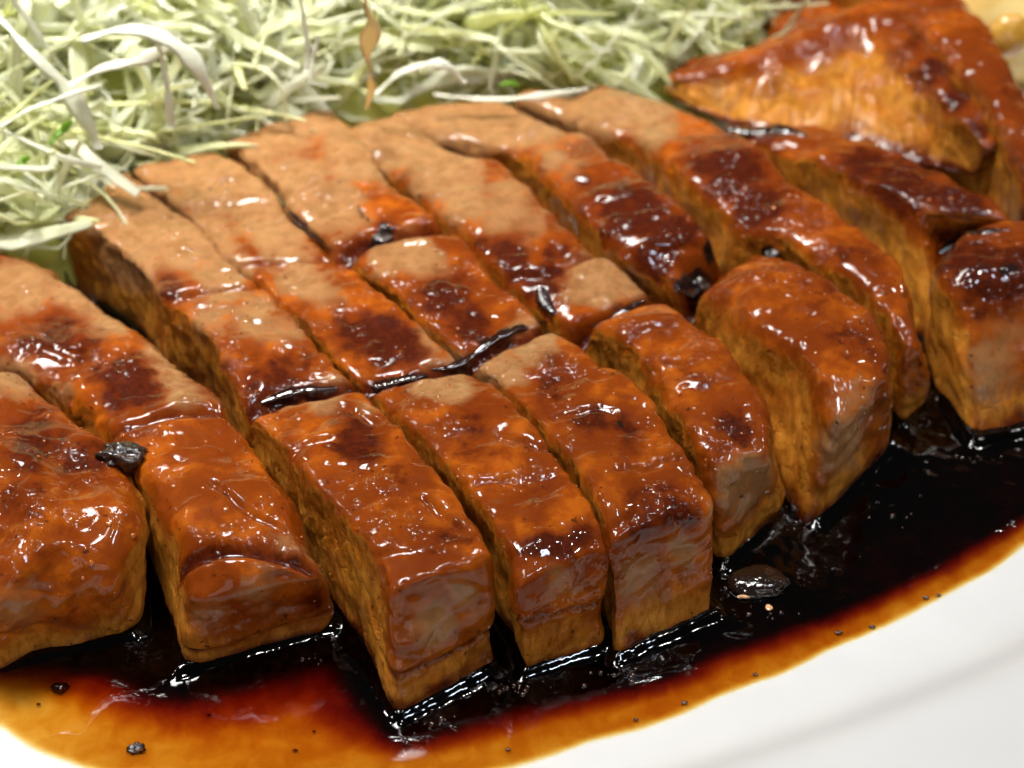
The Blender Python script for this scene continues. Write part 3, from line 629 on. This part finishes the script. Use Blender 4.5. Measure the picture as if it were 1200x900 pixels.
# ------------------------------------------------------------------ clear jelly in the sauce
def jelly_mat():
    t = NT('meat_jelly'); b = t.n('ShaderNodeBsdfPrincipled'); b.inputs['Base Color'].default_value = (0.012, 0.006, 0.004, 1)
    b.inputs['Roughness'].default_value = 0.06; b.inputs['Coat Weight'].default_value = 1.0; b.inputs['Coat Roughness'].default_value = 0.02
    t.l(t.bump(t.noise(6, 2, 0.5, 0.6), 0.7, 0.05), b.inputs['Coat Normal'])
    t.l(b.outputs[0], t.out.inputs[0]); return t.m
lump_obj('jelly_lump', 'dark glossy jelly lump in the black sauce below the front slices', 'jelly', at(888,682,0.14), (.42, .30, .13), jelly_mat(), 41, .25, 1.2)
BIT = simple('onion_bit', (.75, .42, .2), (.6, .3, .12), 4, .3, .8)
lump_obj('fried_bit', 'small orange bit lying flat in the sauce in front of the jelly lump', 'crumb', at(873,699,0.14), (.11, .03, .02), BIT, 43, .3)
lump_obj('fried_bit', 'tan bit sunk in the sauce just below right of the jelly lump', 'crumb', at(901,712,0.10), (.05, .06, .02), BIT, 44, .3)

# ------------------------------------------------------------------ shredded cabbage
BACK = np.array([at(*p, 1.5)[:2] for p in [(-260,250),(-120,275),(0,285),(60,262),(84,205),(130,192),(190,184),(280,158),(330,128),(420,122),(500,106),(640,108),(750,92),(840,66),(905,10)]])
def mound_h(P):
    """height of the cabbage heap at P (n x 2)"""
    d = seg_dist(P, BACK); below = np.interp(P[:, 0], BACK[:, 0], BACK[:, 1]); d = np.where(P[:, 1] > below, d, -d)
    P3 = np.c_[P, np.zeros(len(P))]
    h = 1.15 + 3.9*(1-np.exp(-np.clip(d, 0, None)/4.2)) + 0.8*np.clip(d, -1.5, 0) + 0.9*noise(P3*.33, 71) + .45*noise(P3*.8, 72)
    edge = smooth(BACK[-1, 0]+1.6, BACK[-1, 0]-0.6, P[:, 0]-0.10*(P[:, 1]-BACK[-1, 1]))
    return h*edge, d
def ribbon(L, wd, curl, bend, kink, seed, n=14, th=.03, curv=.25):
    r = np.random.default_rng(seed); s = np.linspace(-.5, .5, n)
    x = s*L; y = bend*L*(s*s*4-.33)+kink*L*.12*np.sin(s*9+r.random()*6); z = curl*L*(1-s*s*4)*.5+.05*L*np.sin(s*7+r.random()*6)
    C = np.c_[x, y, z]; T = np.gradient(C, axis=0); T /= np.linalg.norm(T, axis=1)[:, None]
    tw = r.normal()*.9*s+r.normal()*.5+.5*np.sin(s*5+r.random()*6)
    U = np.cross(np.tile((0, 0, 1.), (n, 1)), T); U /= np.linalg.norm(U, axis=1)[:, None]; N = np.cross(T, U)
    A = np.cos(tw)[:, None]*U+np.sin(tw)[:, None]*N; B = np.cross(T, A)
    w = wd*.5*(1-.55*np.abs(2*s)**2.5)*(1+.25*np.sin(s*11+r.random()*6))
    V = []
    for sx, sz in ((-1, 0), (-.5, 1), (.5, 1), (1, 0), (.5, -1), (-.5, -1)):
        dip = curv*(abs(sx)**2)
        V.append(C+A*(sx*w)[:, None]+B*(sz*th*.5+dip*w)[:, None])
    V = np.stack(V, 1).reshape(-1, 3); F = []
    for i in range(n-1):
        for k in range(6):
            q = (k+1) % 6; F.append((i*6+k, i*6+q, (i+1)*6+q, (i+1)*6+k))
    F.append((0, 1, 2, 3)); F.append((0, 3, 4, 5)); e = (n-1)*6; F.append((e+3, e+2, e+1, e)); F.append((e+5, e+4, e+3, e))
    return V, np.array(F)
def rot(e):
    from mathutils import Euler
    return np.array(Euler(e).to_matrix())
def build_cabbage():
    root = bpy.data.objects.new('shredded_cabbage', None); COL.objects.link(root)
    c0 = at(300, 60, 1.5); root.location = (c0[0], c0[1], 0); off = np.array([c0[0], c0[1], 0])
    tag(root, 'heap of finely shredded pale green cabbage behind the pork', 'cabbage')
    # packed inside of the heap
    xs = np.arange(-17, 9, .14); ys = np.arange(2, 22, .14); X, Y = np.meshgrid(xs, ys, indexing='ij'); P = np.c_[X.ravel(), Y.ravel()]
    h, d = mound_h(P); P3 = np.c_[P, np.zeros(len(P))]
    ridg = np.abs(noise(P3*np.array([1.2, 3, 1]), 80))+np.abs(noise(P3*np.array([3, 1.4, 1]), 81))
    z = np.maximum(h-.02+.35*ridg, -.05)*smooth(-.45, 0.1, d)
    nx, ny = len(xs), len(ys); i, j = np.meshgrid(np.arange(nx-1), np.arange(ny-1), indexing='ij'); i, j = i.ravel(), j.ravel()
    F = np.c_[i*ny+j, (i+1)*ny+j, (i+1)*ny+j+1, i*ny+j+1]; F = F[((z > .1) & (d > -.3))[F].all(1)]
    us = np.unique(F); mp = np.full(len(P), -1); mp[us] = np.arange(len(us))
    o = new_mesh('packed_shreds', np.c_[P, z][us]-off, mp[F], CORE, root, {'tint': np.clip(.5+.5*noise(P3*.7, 82), 0, 1)[us]}); o['kind'] = 'stuff'
    # small shreds, joined
    r = np.random.default_rng(5); VV, FF, TT, nb = [], [], [], 0
    protos = [ribbon(1, w, c, b, k, 300+q, n=13, th=.015) for q, (w, c, b, k) in enumerate([(.055, .3, .5, .9), (.04, .5, -.6, 1.2), (.09, .3, .35, .6), (.032, .2, .8, 1.1), (.13, .35, -.4, .7), (.07, -.2, .6, 1.4)])]
    def spot(lo, hi):
        while True:
            p = np.array([[r.uniform(-15, 8), r.uniform(3, 20)]]); h, d = mound_h(p)
            if lo < d[0] < hi and h[0] > .6: return p[0], h[0], d[0]
    for q in range(3600):
        p, h, d = spot(-.15, 9) if q % 4 else spot(-.2, .9)
        V, F = protos[r.integers(len(protos))]
        M = rot((r.normal()*.55, r.normal()*.55, r.uniform(0, 6.28))); L = r.uniform(1.4, 3.8)
        v = (V*L*np.array([1, r.uniform(.8, 1.5), 1]))@M.T + np.array([p[0], p[1], h-.25+.35*r.random()])
        if v[:, 1].min() < np.interp(p[0], BACK[:, 0], BACK[:, 1])-.3: continue
        VV.append(v); FF.append(F+nb); nb += len(V); TT.append(np.full(len(V), np.clip(r.normal(.38, .3), 0, 1)))
    o = new_mesh('fine_shreds', np.concatenate(VV)-off, np.concatenate(FF), LEAF, root, {'tint': np.concatenate(TT)}); o['kind'] = 'stuff'
    # large shreds, one by one
    made = 0
    while made < 285:
        p, h, d = spot(-.1, 6.5)
        L = r.uniform(2.0, 5.0); wd = r.choice([.07, .11, .17, .25, .36, .48], p=[.22, .24, .2, .16, .1, .08])
        V, F = ribbon(L, wd, r.normal()*.22+.1, r.normal()*.4, .4+r.random()*1.0, 1000+made+int(L*1000), n=18, th=.04)
        M = rot((r.normal()*.4, r.normal()*.4, r.uniform(0, 6.28))); v = V@M.T+np.array([p[0], p[1], h+.05+.28*r.random()])
        if wd > .25 and d < 1.3: continue
        lim = np.interp(v[:, 0], BACK[:, 0], BACK[:, 1])
        if ((v[:, 1] < lim-.05) & (v[:, 2] < 2.0)).any() or (v[:, 1] < lim-.5).any(): continue
        if wd > .16 and (v[:, 1]-lim).min() < .9: continue
        if v[:, 0].max() > BACK[-1, 0]+.3: continue
        u = r.random(); m = LEAFW if (u < .42 or wd < .15) else (LEAFG if u > .985 else LEAF)
        c = v.mean(0)
        o = new_mesh('shred', v-c, F, m, root, {'tint': np.clip(r.normal(.25, .28), 0, 1)*np.ones(len(v))}); o.location = c-off
        made += 1
    # shreds that stand out in the photograph: pixel, height path
    def named(pts, wd, mat, label, th=.025, tint=.3, seed=1):
        G = np.array([at(x, y, z) for x, y, z in pts]); n = 22; C = spline(G, np.linspace(0, 1, n)); T = np.gradient(C, axis=0); T /= np.linalg.norm(T, axis=1)[:, None]
        rr = np.random.default_rng(seed); ref = np.array([.1, -.55, .8]); A = np.cross(T, ref); A /= np.linalg.norm(A, axis=1)[:, None]; B = np.cross(A, T)
        s = np.linspace(0, 1, n); w = np.interp(s, np.linspace(0, 1, len(wd)), wd)*.31*(1+.22*np.sin(s*17+seed*2)+.12*np.sin(s*31)); tw = .5*np.sin(s*4+seed)
        A2 = np.cos(tw)[:, None]*A+np.sin(tw)[:, None]*B; B2 = np.cross(T, A2)
        V = np.stack([C+A2*(sx*w)[:, None]+B2*(sz*th*.5+.07*sx*sx*w+.12*w*np.sin(s*13+seed))[:, None] for sx, sz in ((-1, 0), (-.5, 1), (.5, 1), (1, 0), (.5, -1), (-.5, -1))], 1).reshape(-1, 3)
        F = [(i*6+k, i*6+(k+1) % 6, (i+1)*6+(k+1) % 6, (i+1)*6+k) for i in range(n-1) for k in range(6)]
        e = (n-1)*6; F += [(0, 1, 2, 3), (0, 3, 4, 5), (e+3, e+2, e+1, e), (e+5, e+4, e+3, e)]
        c = V.mean(0); o = new_mesh('shred', V-c, np.array(F), mat, root, {'tint': np.full(len(V), tint)}); o.location = c-off; o['label'] = label
    named([(0,20,4.4),(40,65,4.1),(75,100,3.6),(100,140,3.1),(115,175,2.6)], [.22, .28, .36, .5, .3], LEAFW, 'broad white shred slanting down from the left edge')
    named([(0,148,3.4),(35,128,3.5),(80,112,3.6),(120,100,3.7)], [.12, .14, .14, .12], LEAFW, 'thin white shred crossing near the left edge')
    named([(0,150,3.3),(40,170,3.0),(85,188,2.6),(120,195,2.3)], [.1, .14, .16, .2], LEAFW, 'thin white shred falling right from the left edge')
    named([(80,100,3.7),(120,80,3.9),(170,68,4.1),(215,45,4.4)], [.25, .34, .34, .2], LEAFW, 'broad white shred below the large fold')
    named([(95,45,4.6),(140,35,4.7),(185,40,4.6),(225,70,4.2),(245,105,3.7),(255,128,3.3)], [.3, .45, .5, .5, .28, .1], LEAFW, 'large folded pale shred arching over the heap')
    named([(185,45,4.5),(192,80,4.0),(197,110,3.6),(200,150,3.0)], [.2, .14, .2, .35], LEAFW, 'white shred hanging down from the fold')
    named([(352,-5,5.2),(357,30,4.7),(361,62,4.2),(358,85,3.9)], [.1, .14, .16, .18], LEAFW, 'thin bright white shred upright near the top edge')
    named([(373,42,4.5),(368,65,4.2),(363,98,3.8)], [.12, .12, .08], LEAFW, 'short bright white shred leaning on another')
    named([(428,-5,5.3),(434,25,4.7),(432,60,4.0),(436,90,3.3),(430,127,2.2)], [.5, .55, .25, .22, .14], LEAFB, 'browned curled shred hanging over the back of the pork', tint=.45)
    named([(508,110,2.1),(560,116,2.0),(620,114,2.0),(690,104,2.1)], [.14, .2, .2, .12], LEAFW, 'long white shred lying along the back edge of the pork')
    named([(440,110,2.4),(470,85,2.8),(520,76,3.0),(545,98,2.6)], [.2, .28, .28, .15], LEAFW, 'pale arched shred right of the browned one')
    named([(58,168,2.9),(70,155,3.0),(84,142,3.2)], [.16, .26, .16], LEAFG, 'bright green sliver at left')
    named([(18,200,2.5),(25,190,2.6),(34,184,2.7)], [.12, .22, .12], LEAFG, 'small bright green sliver lower at left')
    named([(585,100,2.4),(597,97,2.4),(607,100,2.3)], [.1, .2, .1], LEAFG, 'dark green sliver by the back edge of the pork')
build_cabbage()

# ------------------------------------------------------------------ yellow garnish in the top right corner
YEL = simple('yellow_garnish', (.86, .66, .26), (.80, .54, .16), 1.2, .35, .5, .1)
ORG = simple('orange_patch', (.62, .33, .05), (.55, .27, .03), 1.5, .3, .6)
g = lump_obj('yellow_garnish', 'soft pale yellow garnish with an orange patch in the top right corner', 'garnish', at(1195, 0, 1.3), (2.5, 2.1, 1.9), YEL, 51, .22, .9)
lump_obj('orange_patch', None, None, at(1183, 42, 2.3)-at(1195, 0, 1.3), (.42, .3, .42), ORG, 52, .2, .9, parent=g)
